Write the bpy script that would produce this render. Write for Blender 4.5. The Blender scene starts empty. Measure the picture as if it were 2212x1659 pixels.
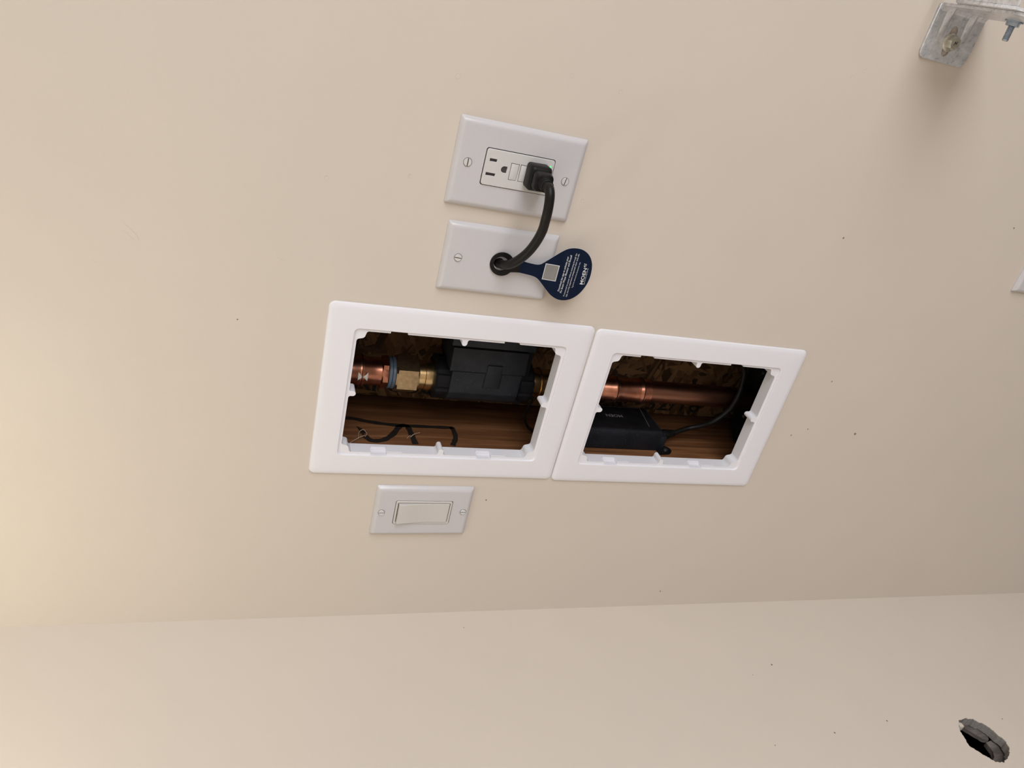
import bpy, bmesh, math, random
from mathutils import Vector, Matrix
random.seed(7)
scene = bpy.context.scene
C = scene.collection

# ------------------------------------------------------------------ camera, world, lights, exposure
cam_d = bpy.data.cameras.new('camera'); cam = bpy.data.objects.new('camera', cam_d); C.objects.link(cam)
cam_d.sensor_width = 36.0; cam_d.lens = 26.861; cam_d.clip_start = 0.01
cam.matrix_world = Matrix(((0.226175, 0.861181, 0.455206, 0.405339),
                           (-0.259223, 0.503677, -0.824083, -0.690292),
                           (-0.938961, 0.068387, 0.337157, 0.219147),
                           (0, 0, 0, 1)))
scene.camera = cam
world = bpy.data.worlds.new('daylight'); scene.world = world; world.use_nodes = True
bg = world.node_tree.nodes['Background']
bg.inputs[0].default_value = (0.93, 0.95, 1.0, 1); bg.inputs[1].default_value = 0.04
vs = scene.view_settings
vs.view_transform = 'Standard'; vs.look = 'None'; vs.gamma = 1.0; vs.use_curve_mapping = False
vs.exposure = 0.0
# daylight through the wide window in the right-hand wall, and a small warm bulb high on the left wall
DAY_X, DAY_Y, DAY_Z, DAY_W, DAY_H = 2.36, -1.85, 0.20, 2.40, 1.45
dl = bpy.data.lights.new('window_daylight', 'AREA'); dl.shape = 'RECTANGLE'; dl.size = DAY_H; dl.size_y = DAY_W; dl.energy = 76.0; dl.color = (0.955, 0.97, 1.0)
day = bpy.data.objects.new('window_daylight', dl); C.objects.link(day); day.location = (DAY_X, DAY_Y, DAY_Z); day.rotation_euler = (0, math.radians(90), 0)
BULB_POS, BULB_POWER, BULB_COLOR = (-0.24, -0.35, 0.56), 2.3, (1.0, 0.97, 0.74)

# ------------------------------------------------------------------ materials
def new_mat(name, col, rough=0.5, metal=0.0, spec=0.5):
    m = bpy.data.materials.new(name); m.use_nodes = True
    b = m.node_tree.nodes['Principled BSDF']
    b.inputs['Base Color'].default_value = (*col, 1); b.inputs['Roughness'].default_value = rough
    b.inputs['Metallic'].default_value = metal; b.inputs['Specular IOR Level'].default_value = spec
    return m
def nodes(m): return m.node_tree.nodes, m.node_tree.links, m.node_tree.nodes['Principled BSDF']
def coords(m, scale=(1, 1, 1), rot=(0, 0, 0)):
    n, l, b = nodes(m)
    tc = n.new('ShaderNodeTexCoord'); mp = n.new('ShaderNodeMapping')
    mp.inputs['Scale'].default_value = scale; mp.inputs['Rotation'].default_value = rot
    l.new(tc.outputs['Object'], mp.inputs[0]); return mp
def tilted(m, scale, ang):
    mp = coords(m, scale, (0, ang, 0)); mp.vector_type = 'TEXTURE'; return mp
def noise(m, mp, scale, detail=4, rough=0.6, dist=0.0):
    n, l, b = nodes(m); t = n.new('ShaderNodeTexNoise'); l.new(mp.outputs[0], t.inputs['Vector'])
    t.inputs['Scale'].default_value = scale; t.inputs['Detail'].default_value = detail
    t.inputs['Roughness'].default_value = rough; t.inputs['Distortion'].default_value = dist; return t
def ramp(m, src, stops):
    n, l, b = nodes(m); r = n.new('ShaderNodeValToRGB'); l.new(src, r.inputs[0]); e = r.color_ramp.elements
    while len(e) < len(stops): e.new(0.5)
    for i, (p, c) in enumerate(stops): e[i].position = p; e[i].color = (*c, 1)
    return r
def bump(m, src, strength, dist=0.001):
    n, l, b = nodes(m); bp = n.new('ShaderNodeBump'); bp.inputs['Strength'].default_value = strength
    bp.inputs['Distance'].default_value = dist; l.new(src, bp.inputs['Height']); l.new(bp.outputs[0], b.inputs['Normal'])
def vary(m, scale, c0, c1, bump_s=0.0, bump_d=0.0005, mscale=(1, 1, 1), detail=4, lo=0.35, hi=0.65):
    mp = coords(m, mscale); t = noise(m, mp, scale, detail); r = ramp(m, t.outputs['Fac'], [(lo, c0), (hi, c1)])
    n, l, b = nodes(m); l.new(r.outputs[0], b.inputs['Base Color'])
    if bump_s: bump(m, t.outputs['Fac'], bump_s, bump_d)
    return m

M = {}
# eggshell wall paint: faint blotches and roller stipple
m = M['paint'] = new_mat('beige_wall_paint', (0.5904, 0.5166, 0.4346), 0.48, spec=0.35)
mp = coords(m); t = noise(m, mp, 9, 2); r = ramp(m, t.outputs['Fac'], [(0.3, (0.6027, 0.5346, 0.4674)), (0.7, (0.615, 0.5445, 0.4756))])
nodes(m)[1].new(r.outputs[0], nodes(m)[2].inputs['Base Color'])
t2 = noise(m, mp, 420, 3); bump(m, t2.outputs['Fac'], 0.10, 0.0006)
m = M['gypsum'] = vary(new_mat('gypsum_core', (0.246, 0.2296, 0.2214), 0.95), 300, (0.2132, 0.1968, 0.1886), (0.2788, 0.2624, 0.246), 0.4)
m = M['ceiling'] = vary(new_mat('ceiling_paint', (0.75, 0.72, 0.66), 0.8), 60, (0.72, 0.69, 0.63), (0.78, 0.75, 0.69), 0.2)
m = M['concrete'] = vary(new_mat('concrete', (0.35, 0.33, 0.31), 0.8), 6, (0.13, 0.12, 0.115), (0.20, 0.19, 0.175), 0.3)
m = M['frame'] = vary(new_mat('white_abs_plastic', (0.6232, 0.5986, 0.6191), 0.42), 500, (0.752, 0.742, 0.783), (0.760, 0.750, 0.791), 0.05, 0.0002)
m = M['plate'] = vary(new_mat('white_nylon', (0.6068, 0.5904, 0.6027), 0.2), 400, (0.5371, 0.5207, 0.5371), (0.5478, 0.5314, 0.5478), 0.03, 0.0002)
m = M['device'] = vary(new_mat('warm_white_plastic', (0.6232, 0.5986, 0.574), 0.32), 400, (0.5494, 0.5248, 0.5002), (0.5617, 0.5371, 0.5125), 0.03, 0.0002)
m = M['gfci'] = vary(new_mat('white_receptacle_plastic', (0.574, 0.5617, 0.5494), 0.3), 400, (0.5699, 0.5576, 0.5494), (0.5822, 0.5699, 0.5617), 0.03, 0.0002)
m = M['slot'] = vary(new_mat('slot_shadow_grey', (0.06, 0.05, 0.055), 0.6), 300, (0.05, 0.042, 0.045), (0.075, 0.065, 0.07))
m = M['screw'] = vary(new_mat('painted_screw', (0.6396, 0.6314, 0.6232), 0.3, 0.15), 900, (0.5904, 0.5822, 0.574), (0.656, 0.6478, 0.6396))
m = M['black'] = vary(new_mat('black_rubber', (0.00984, 0.00902, 0.00902), 0.45, spec=0.2), 250, (0.0041, 0.00369, 0.00369), (0.0082, 0.00779, 0.00738), 0.15, 0.0003)
m = M['black_cord'] = vary(new_mat('black_vinyl_cord', (0.01312, 0.0123, 0.01148), 0.42, spec=0.22), 150, (0.00492, 0.00451, 0.0041), (0.00902, 0.0082, 0.00738), 0.08, 0.0003)
m = M['navy_plastic'] = new_mat('dusty_dark_blue_plastic', (0.0328, 0.0369, 0.0492), 0.5, spec=0.3)
mp = coords(m); t = noise(m, mp, 45, 5, 0.65); t2 = noise(m, mp, 1100, 1)
r = ramp(m, t.outputs['Fac'], [(0.3, (0.00574, 0.00738, 0.01148)), (0.75, (0.0164, 0.01886, 0.0246))])
r2 = ramp(m, t2.outputs['Fac'], [(0.76, (0, 0, 0)), (0.80, (1, 1, 1))])
n, l, b = nodes(m); mx = n.new('ShaderNodeMix'); mx.data_type = 'RGBA'; l.new(r2.outputs[0], mx.inputs[0]); l.new(r.outputs[0], mx.inputs[6]); mx.inputs[7].default_value = (0.3, 0.3, 0.3, 1); l.new(mx.outputs[2], b.inputs['Base Color'])
m = M['matte_black'] = vary(new_mat('matte_black_plastic', (0.012, 0.012, 0.014), 0.55, spec=0.15), 60, (0.005, 0.005, 0.006), (0.011, 0.011, 0.013), 0.1)
m = M['tag'] = vary(new_mat('navy_laminated_card', (0.00328, 0.01066, 0.03936), 0.4, spec=0.12), 60, (0.00164, 0.00656, 0.02296), (0.00328, 0.00984, 0.03116))
m = M['ink_white'] = new_mat('white_ink', (0.5904, 0.5904, 0.6068), 0.5)
m = M['ink_dim'] = new_mat('grey_pad_print', (0.22, 0.22, 0.22), 0.5)
m = M['code_patch'] = vary(new_mat('plain_grey_patch', (0.2132, 0.205, 0.1968), 0.5), 40, (0.205, 0.1968, 0.1886), (0.2296, 0.2173, 0.205))
m = M['copper'] = vary(new_mat('copper', (0.5904, 0.2378, 0.1394), 0.3, 1.0), 60, (0.3444, 0.1312, 0.082), (0.5576, 0.2542, 0.164), 0.05, 0.0003, detail=6)
m = M['copper_dull'] = vary(new_mat('tarnished_copper', (0.369, 0.164, 0.1066), 0.36, 1.0), 30, (0.164, 0.0697, 0.0451), (0.328, 0.1558, 0.0984), 0.05, 0.0003, (1, 1, 0.15), 6)
m = M['solder'] = vary(new_mat('silver_press_mark', (0.6, 0.6, 0.6), 0.4, 0.8), 200, (0.5, 0.5, 0.5), (0.7, 0.7, 0.7))
m = M['brass'] = vary(new_mat('brass', (0.66, 0.46, 0.22), 0.27, 1.0), 150, (0.60, 0.41, 0.20), (0.72, 0.52, 0.27), 0.03, 0.0002)
m = M['brass_dull'] = vary(new_mat('cast_brass', (0.45, 0.33, 0.19), 0.42, 1.0), 200, (0.40, 0.29, 0.16), (0.5, 0.37, 0.22), 0.2, 0.0002)
m = M['blue_seal'] = vary(new_mat('blue_grey_seal', (0.10, 0.14, 0.20), 0.4), 200, (0.09, 0.125, 0.18), (0.12, 0.16, 0.22))
m = M['zinc'] = new_mat('galvanised_steel', (0.6, 0.61, 0.63), 0.36, 0.45)
mp = coords(m); t = noise(m, mp, 160, 5, 0.7); r = ramp(m, t.outputs['Fac'], [(0.3, (0.50, 0.51, 0.54)), (0.7, (0.84, 0.85, 0.88))]); n, l, b = nodes(m); l.new(r.outputs[0], b.inputs['Base Color'])
r2 = ramp(m, t.outputs['Fac'], [(0.3, (0.22,) * 3), (0.7, (0.48,) * 3)]); l.new(r2.outputs[0], b.inputs['Roughness']); bump(m, t.outputs['Fac'], 0.05, 0.0002)
m = M['zinc_yellow'] = vary(new_mat('yellow_zinc_steel', (0.5, 0.48, 0.40), 0.35, 0.7), 200, (0.50, 0.475, 0.39), (0.64, 0.62, 0.54), 0.1, 0.0002)
m = M['zinc_blue'] = vary(new_mat('blue_zinc_steel', (0.42, 0.48, 0.56), 0.3, 1.0), 200, (0.35, 0.42, 0.5), (0.5, 0.56, 0.64), 0.1, 0.0002)
# stud lumber: grain runs along Z
m = M['wood'] = new_mat('fir_lumber', (0.246, 0.123, 0.0574), 0.6, spec=0.3)
mp = coords(m, (1, 1, 0.045)); t = noise(m, mp, 130, 6, 0.65, 0.8); mp2 = coords(m, (1, 1, 0.12)); t2 = noise(m, mp2, 26, 3)
r = ramp(m, t.outputs['Fac'], [(0.28, (0.082, 0.02952, 0.00984)), (0.5, (0.1763, 0.07544, 0.02952)), (0.72, (0.2788, 0.1353, 0.0615))])
r2 = ramp(m, t2.outputs['Fac'], [(0.35, (0.5904, 0.5412, 0.5084)), (0.65, (1.0, 1.0, 1.0))])
n, l, b = nodes(m); mx = n.new('ShaderNodeMix'); mx.data_type = 'RGBA'; mx.blend_type = 'MULTIPLY'; mx.inputs[0].default_value = 1
l.new(r.outputs[0], mx.inputs[6]); l.new(r2.outputs[0], mx.inputs[7]); l.new(mx.outputs[2], b.inputs['Base Color']); bump(m, t.outputs['Fac'], 0.3, 0.0006)
# oriented strand board: pressed flakes as stretched cells
m = M['osb'] = new_mat('oriented_strand_board', (0.246, 0.1394, 0.0656), 0.65, spec=0.3)
n, l, b = nodes(m); prev = None; hgt = None
for k, (ang, sc, thr) in enumerate(((0.35, 130, 0.0), (-0.65, 120, 0.42), (1.05, 145, 0.58), (-1.25, 140, 0.68), (0.05, 130, 0.72))):      # overlapping layers of flakes
    mp = tilted(m, (1.0, 1.0, 5.0), ang); dn = noise(m, mp, 18, 2)
    ad = n.new('ShaderNodeVectorMath'); ad.operation = 'MULTIPLY_ADD'; l.new(dn.outputs['Color'], ad.inputs[0]); ad.inputs[1].default_value = (0.006,) * 3; l.new(mp.outputs[0], ad.inputs[2])
    v = n.new('ShaderNodeTexVoronoi'); v.inputs['Scale'].default_value = sc; l.new(ad.outputs[0], v.inputs['Vector'])
    sp_ = n.new('ShaderNodeSeparateColor'); l.new(v.outputs['Color'], sp_.inputs[0])
    fg = noise(m, tilted(m, (1.0, 1.0, 14.0), ang), 300, 4); mxv = n.new('ShaderNodeMath'); mxv.operation = 'MULTIPLY_ADD'; l.new(fg.outputs['Fac'], mxv.inputs[0]); mxv.inputs[1].default_value = 0.35; l.new(sp_.outputs[0], mxv.inputs[2])
    r = ramp(m, mxv.outputs[0], [(0.12, (0.0328, 0.01476, 0.00574)), (0.5, (0.123, 0.0615, 0.0246)), (1.0, (0.2788, 0.1558, 0.0697))])
    if prev is None: prev = r.outputs[0]
    else:
        th_ = n.new('ShaderNodeMath'); th_.operation = 'GREATER_THAN'; l.new(sp_.outputs[1], th_.inputs[0]); th_.inputs[1].default_value = thr
        mx = n.new('ShaderNodeMix'); mx.data_type = 'RGBA'; l.new(th_.outputs[0], mx.inputs[0]); l.new(prev, mx.inputs[6]); l.new(r.outputs[0], mx.inputs[7]); prev = mx.outputs[2]
l.new(prev, b.inputs['Base Color']); bump(m, prev, 0.6, 0.0015)
m = M['grey_wood'] = vary(new_mat('weathered_wood', (0.1066, 0.0902, 0.082), 0.85), 90, (0.0697, 0.0574, 0.05084), (0.1804, 0.1558, 0.1435), 0.8, 0.002, (1, 1, 0.25), 6)
m = M['marker'] = vary(new_mat('black_marker_ink', (0.010, 0.008, 0.008), 0.45), 400, (0.007, 0.006, 0.006), (0.022, 0.016, 0.012))
m = M['stamp'] = vary(new_mat('black_stamp_ink', (0.012, 0.01, 0.01), 0.6), 300, (0.008, 0.007, 0.007), (0.03, 0.022, 0.016))
m = M['fibre'] = new_mat('pale_wood_splinter', (0.34, 0.24, 0.17), 0.7)
m = M['dirt'] = new_mat('dark_speck', (0.20, 0.155, 0.125), 0.8)
m = M['led'] = new_mat('green_led', (0.05, 0.9, 0.2), 0.4)
b = nodes(m)[2]; b.inputs['Emission Color'].default_value = (0.06, 1.0, 0.22, 1); b.inputs['Emission Strength'].default_value = 0.9
m = M['clear_film'] = vary(new_mat('torn_paper', (0.55, 0.50, 0.44), 0.8), 200, (0.5, 0.44, 0.38), (0.66, 0.6, 0.53))

# ------------------------------------------------------------------ helpers
def link(name, me, mat, parent=None, loc=(0, 0, 0), smooth=False):
    o = bpy.data.objects.new(name, me); C.objects.link(o); o.location = loc
    if mat: me.materials.append(M[mat])
    if parent: o.parent = parent
    if smooth:
        for p in me.polygons: p.use_smooth = True
        md = None
    return o
def from_bm(name, bm, mat, parent=None, loc=(0, 0, 0), smooth_angle=None):
    bmesh.ops.recalc_face_normals(bm, faces=bm.faces)
    me = bpy.data.meshes.new(name); bm.to_mesh(me); bm.free()
    o = link(name, me, mat, parent, loc)
    if smooth_angle:
        for p in me.polygons: p.use_smooth = True
        me.set_sharp_from_angle(angle=math.radians(smooth_angle))
    return o
def thing(name, label, cat, loc=(0, 0, 0), rot=(0, 0, 0), group=None):
    o = bpy.data.objects.new(name, None); C.objects.link(o); o.location = loc; o.rotation_euler = rot
    o.empty_display_size = 0.02; o['label'] = label; o['category'] = cat
    if group: o['group'] = group
    return o
def tag(o, label, cat, group=None):
    o['label'] = label; o['category'] = cat
    if group: o['group'] = group
    return o
def struct(o, label=None):
    o['kind'] = 'structure'
    if label: o['label'] = label
    return o
def bm_box(bm, x0, x1, y0, y1, z0, z1, bev=0.0, seg=2):
    r = bmesh.ops.create_cube(bm, size=1.0)
    vs_ = r['verts']
    for v in vs_: v.co = Vector(((x0 + x1) / 2 + v.co.x * (x1 - x0), (y0 + y1) / 2 + v.co.y * (y1 - y0), (z0 + z1) / 2 + v.co.z * (z1 - z0)))
    if bev:
        es = list({e for v in vs_ for e in v.link_edges})
        bmesh.ops.bevel(bm, geom=es, offset=bev, segments=seg, affect='EDGES', profile=0.5)
def box(name, x0, x1, y0, y1, z0, z1, mat, parent=None, bev=0.0, seg=2):
    bm = bmesh.new(); bm_box(bm, x0, x1, y0, y1, z0, z1, bev, seg); return from_bm(name, bm, mat, parent, smooth_angle=40 if bev else None)
def rrect(hw, hh, r, k=6, bx=(), bz=()):
    """rounded rectangle in (x,z), counter-clockwise; bx / bz are break points on the horizontal / vertical sides"""
    p = []
    for (cx, cz, a0) in ((hw - r, hh - r, 0), (-hw + r, hh - r, 90), (-hw + r, -hh + r, 180), (hw - r, -hh + r, 270)):
        for i in range(k + 1):
            a = math.radians(a0 + 90 * i / k); p.append((cx + r * math.cos(a), cz + r * math.sin(a)))
        if a0 == 0: p += [(x, hh) for x in sorted(bx, reverse=True)]
        if a0 == 90: p += [(-hw, z) for z in sorted(bz, reverse=True)]
        if a0 == 180: p += [(x, -hh) for x in sorted(bx)]
        if a0 == 270: p += [(hw, z) for z in sorted(bz)]
    return p
def loft(bm, loops, close=True, cap0=False, cap1=False):
    """loops: lists of 3-D points with equal counts; quads between neighbours"""
    vv = [[bm.verts.new(p) for p in lp] for lp in loops]; n = len(vv[0])
    for a, b in zip(vv[:-1], vv[1:]):
        for i in range(n if close else n - 1):
            j = (i + 1) % n
            try: bm.faces.new((a[i], a[j], b[j], b[i]))
            except ValueError: pass
    if cap0: bm.faces.new(vv[0])
    if cap1: bm.faces.new(list(reversed(vv[-1])))
def lathe(bm, prof, origin=(0, 0, 0), axis='Z', seg=40, cap=True):
    """prof: (radius, height) pairs turned about an axis"""
    lp = []
    for (r, h) in prof:
        ring = []
        for i in range(seg):
            a = 2 * math.pi * i / seg; c, s = r * math.cos(a), r * math.sin(a)
            q = {'Z': (c, s, h), 'Y': (c, h, s), 'X': (h, c, s)}[axis]; ring.append(tuple(q[k] + origin[k] for k in range(3)))
        lp.append(ring)
    loft(bm, lp, True, cap, cap)
def shape(name, outer, holes, y0, y1, mat, parent=None, bev=0.0, loc=(0, 0, 0)):
    """flat outline in (x,z) with holes, extruded from y0 to y1 (real thickness)"""
    cu = bpy.data.curves.new(name, 'CURVE'); cu.dimensions = '2D'; cu.fill_mode = 'BOTH'
    cu.extrude = abs(y1 - y0) / 2 - bev; cu.bevel_depth = bev; cu.bevel_resolution = 2
    if bev: cu.offset = -bev
    for pts in [outer] + list(holes):
        sp = cu.splines.new('POLY'); sp.points.add(len(pts) - 1); sp.use_cyclic_u = True
        for q, (x, z) in zip(sp.points, pts): q.co = (x, z, 0, 1)
    tmp = bpy.data.objects.new('tmp', cu); C.objects.link(tmp)
    dg = bpy.context.evaluated_depsgraph_get(); me = bpy.data.meshes.new_from_object(tmp.evaluated_get(dg))
    bpy.data.objects.remove(tmp); bpy.data.curves.remove(cu)
    me.name = name; me.materials.clear()
    # curve (x, y, z) -> scene (x, mid - z, y)
    me.transform(Matrix(((1, 0, 0, 0), (0, 0, -1, (y0 + y1) / 2), (0, 1, 0, 0), (0, 0, 0, 1))))
    return link(name, me, mat, parent, loc)
def circle(cx, cz, r, k=24, a0=0, a1=360):
    full = abs(a1 - a0) >= 360
    return [(cx + r * math.cos(math.radians(a0 + (a1 - a0) * i / (k if full else k - 1))), cz + r * math.sin(math.radians(a0 + (a1 - a0) * i / (k if full else k - 1)))) for i in range(k)]
def catmull(pts, sub=8):
    P = [Vector(p) for p in pts]; P = [2 * P[0] - P[1]] + P + [2 * P[-1] - P[-2]]; out = []
    for i in range(1, len(P) - 2):
        for s in range(sub):
            t = s / sub; p0, p1, p2, p3 = P[i - 1:i + 3]
            out.append(0.5 * ((2 * p1) + (p2 - p0) * t + (2 * p0 - 5 * p1 + 4 * p2 - p3) * t * t + (3 * p1 - p0 - 3 * p2 + p3) * t ** 3))
    out.append(P[-2]); return out
def tube(bm, pts, rad, seg=14, cap=True):
    """sweep with parallel transport; rad is a number or a list"""
    P = [Vector(p) for p in pts]; n = len(P); up = None; lp = []
    for i in range(n):
        d = (P[min(i + 1, n - 1)] - P[max(i - 1, 0)]).normalized()
        if up is None:
            up = Vector((0, 0, 1)) if abs(d.z) < 0.9 else Vector((1, 0, 0))
        up = (up - d * up.dot(d)).normalized(); sd = d.cross(up); r = rad[i] if isinstance(rad, (list, tuple)) else rad
        lp.append([P[i] + (up * math.cos(2 * math.pi * k / seg) + sd * math.sin(2 * math.pi * k / seg)) * r for k in range(seg)])
    loft(bm, lp, True, cap, cap)
def text(name, body, start, end, mat, parent, origin, ux, uy, bold=0.0, thick=0.00008, height=None):
    """flat lettering: baseline from start to end given as (a,b) on the plane origin + a*ux + b*uy"""
    cu = bpy.data.curves.new(name, 'FONT'); cu.body = body; cu.size = 1.0; cu.offset = bold; cu.resolution_u = 3
    tmp = bpy.data.objects.new('tmp', cu); C.objects.link(tmp)
    dg = bpy.context.evaluated_depsgraph_get(); me = bpy.data.meshes.new_from_object(tmp.evaluated_get(dg))
    bpy.data.objects.remove(tmp); bpy.data.curves.remove(cu); me.name = name; me.materials.clear()
    xs = [v.co.x for v in me.vertices]; ys = [v.co.y for v in me.vertices]; w = max(xs) - min(xs)
    ux, uy, origin = Vector(ux), Vector(uy), Vector(origin); nz = ux.cross(uy)
    s = Vector(start); e = Vector(end); L = (e - s).length; dx = (e - s) / L; dy = Vector((-dx.y, dx.x)); k = L / w
    ky = k if height is None else height / max(ys)
    for v in me.vertices:
        q = s + dx * ((v.co.x - min(xs)) * k) + dy * (v.co.y * ky); v.co = origin + ux * q.x + uy * q.y + nz * thick
    return link(name, me, mat, parent)
def strip(bm, pts, width, lift):
    """ribbon on the plane x = lift through (y,z) points, with real edge thickness"""
    P = [Vector((p[0], p[1])) for p in pts]; a, b2 = [], []
    for i in range(len(P)):
        d = (P[min(i + 1, len(P) - 1)] - P[max(i - 1, 0)]).normalized(); nn = Vector((-d.y, d.x))
        w = width[i] if isinstance(width, (list, tuple)) else width
        a.append(P[i] + nn * w / 2); b2.append(P[i] - nn * w / 2)
    lp = a + b2[::-1]
    f0 = [bm.verts.new((lift, p.x, p.y)) for p in a]; f1 = [bm.verts.new((lift, p.x, p.y)) for p in b2]
    for i in range(len(P) - 1): bm.faces.new((f0[i], f0[i + 1], f1[i + 1], f1[i]))

# ------------------------------------------------------------------ the setting
XC = -0.3206                       # face of the left wall
DW = 0.0127                        # drywall thickness
YB = 0.1520                        # face of the sheathing board behind the stud bay
P1, P2 = (0.0, 0.0), (-0.0015, -0.2843)
Z0, Z1 = -1.45, 1.12
holes = [rrect(0.0762, 0.1142, 0.004, 3)]
def shift(pts, x, z): return [(a + x, b + z) for a, b in pts]
wall = shape('wall_back', [(XC, Z0), (DAY_X + 0.005, Z0), (DAY_X + 0.005, Z1), (XC, Z1)],
             [shift(holes[0], *P1), shift(holes[0], *P2), shift(rrect(0.0235, 0.038, 0.003, 3), 0.162, -0.015)], 0.0, DW, 'paint')
struct(wall, 'beige painted drywall with two rectangular openings')
# left wall with a ragged round hole (outline in y,z)
hole = [(-0.2239, -0.7286), (-0.2226, -0.7360), (-0.2222, -0.7432), (-0.2237, -0.7490), (-0.2240, -0.7549), (-0.2283, -0.7573), (-0.2320, -0.7640), (-0.2367, -0.7686), (-0.2440, -0.7715), (-0.2515, -0.7728), (-0.2560, -0.7755), (-0.26, -0.7768), (-0.2655, -0.7742), (-0.2702, -0.7720), (-0.2735, -0.7690), (-0.2774, -0.7649), (-0.2825, -0.7570), (-0.286, -0.7482), (-0.2880, -0.7430), (-0.2875, -0.7377), (-0.2862, -0.7307), (-0.2801, -0.7258), (-0.2745, -0.7202), (-0.2682, -0.7159), (-0.2613, -0.7102), (-0.2540, -0.7118), (-0.2468, -0.7141), (-0.2410, -0.7150), (-0.2357, -0.7181), (-0.2275, -0.7244)]
jag = []
for i, p in enumerate(hole):
    q = hole[(i + 1) % len(hole)]
    for t in (0.0, 0.2, 0.4, 0.6, 0.8):
        s = random.uniform(-0.0007, 0.0007); jag.append((p[0] + (q[0] - p[0]) * t + s, p[1] + (q[1] - p[1]) * t + random.uniform(-0.0007, 0.0007)))
def side_shape(name, outer, holes_, x0, x1, mat, parent=None):
    """outline in (y,z) extruded along x"""
    o = shape(name, outer, holes_, x0, x1, mat, parent)
    o.data.transform(Matrix(((0, 1, 0, 0), (1, 0, 0, 0), (0, 0, 1, 0), (0, 0, 0, 1)))); o.data.flip_normals(); return o
wl = side_shape('wall_left', [(-3.6, Z0), (DW, Z0), (DW, Z1), (-3.6, Z1)], [jag], XC - 0.0008, XC, 'paint')
struct(wl, 'beige painted side wall with a ragged round hole')
wlc = side_shape('gypsum_core', [(-3.6, Z0), (DW, Z0), (DW, Z1), (-3.6, Z1)], [jag], XC - DW, XC - 0.0008, 'gypsum', wl)
# timber behind the hole: two broken boards with a gap, then the dark wall space
def ragged(pts, amp):
    out = []
    for i, p in enumerate(pts):
        q = pts[(i + 1) % len(pts)]; n_ = max(2, int((Vector(q) - Vector(p)).length / 0.004))
        for k in range(n_):
            t = k / n_; out.append((p[0] + (q[0] - p[0]) * t + random.uniform(-amp, amp), p[1] + (q[1] - p[1]) * t + random.uniform(-amp, amp)))
    return out
wb = thing('wood_blocking', 'broken grey brown wood blocking inside the ragged wall hole', 'wood', (XC - DW - 0.001, -0.25, -0.76))
def block(name, pts, x0, x1):
    o = side_shape(name, ragged(pts, 0.0006), [], x0, x1, 'grey_wood'); o.data.transform(Matrix.Translation((-wb.location.x, -wb.location.y, -wb.location.z))); o.parent = wb; return o
block('board', [(-0.195, -0.745), (-0.2260, -0.7435), (-0.2330, -0.7490), (-0.2420, -0.7575), (-0.2470, -0.7620), (-0.2480, -0.7675), (-0.2440, -0.7720), (-0.195, -0.80)], XC - 0.0195, XC - DW - 0.0012)
block('board', [(-0.2500, -0.7632), (-0.2560, -0.7622), (-0.2640, -0.7600), (-0.2700, -0.7560), (-0.2780, -0.7440), (-0.31, -0.735), (-0.31, -0.80), (-0.2450, -0.80), (-0.2480, -0.7735)], XC - 0.0225, XC - DW - 0.0030)
pf = box('paper_curl', XC - 0.010, XC - 0.0004, -0.2335, -0.2262, -0.7312, -0.7235, 'clear_film', wl, 0.002)
# dark stud space behind the left wall, closed on all sides
bm = bmesh.new(); bm_box(bm, XC - 0.16, XC - 0.14, -0.60, 0.0, -1.0, -0.4); bm_box(bm, XC - 0.14, XC - DW - 0.0002, -0.62, -0.60, -1.0, -0.4); bm_box(bm, XC - 0.14, XC - DW - 0.0002, -0.02, 0.0, -1.0, -0.4)
bm_box(bm, XC - 0.14, XC - DW - 0.0002, -0.60, -0.02, -1.02, -1.0); bm_box(bm, XC - 0.14, XC - DW - 0.0002, -0.60, -0.02, -0.4, -0.38)
struct(from_bm('wall_space_lining', bm, 'grey_wood', wl))
struct(box('floor', XC - 0.2, DAY_X + 0.2, -3.6, 0.3, Z0 - 0.1, Z0, 'concrete'), 'grey concrete floor')
struct(box('ceiling', XC - 0.2, DAY_X + 0.2, -3.6, 0.3, Z1, Z1 + 0.02, 'ceiling'), 'off white ceiling')
struct(box('wall_front', XC - 0.2, DAY_X + 0.2, -3.62, -3.6, Z0, Z1, 'paint'), 'beige painted wall opposite')

# small marks on the paint
def speck(x, y, z, r, wallside='back', mat='dirt', flat=0.25):
    bm = bmesh.new(); bmesh.ops.create_icosphere(bm, subdivisions=2, radius=r)
    for v in bm.verts:
        f = 1 + random.uniform(-0.3, 0.3); v.co *= f
        if wallside == 'back': v.co.y *= flat
        else: v.co.x *= flat
    from_bm('paint_speck', bm, mat, wall if wallside == 'back' else wl, (x, y, z), 60)
for (x, z, r) in ((-0.2932, -0.3634, 0.0010), (0.0719, 0.2235, 0.0007), (-0.0140, -0.5615, 0.0017), (-0.0216, -0.4604, 0.0009), (-0.0110, -0.4819, 0.0009), (0.2409, -0.4058, 0.0010), (0.0611, -0.4835, 0.0009), (-0.1363, -0.0689, 0.0009), (0.2857, -0.6385, 0.0010)):
    speck(x, -0.0001, z, r)
for (y, z, r) in ((-0.1147, -0.4928, 0.0013), (-0.2230, -0.5184, 0.0011), (-0.2141, -0.6114, 0.0011), (-0.2308, -0.4217, 0.0007), (-0.2290, -0.8045, 0.0009), (-0.1288, -0.4529, 0.0006), (-0.0272, -0.0733, 0.0006)):
    speck(XC + 0.0001, y, z, r, 'left')
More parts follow.
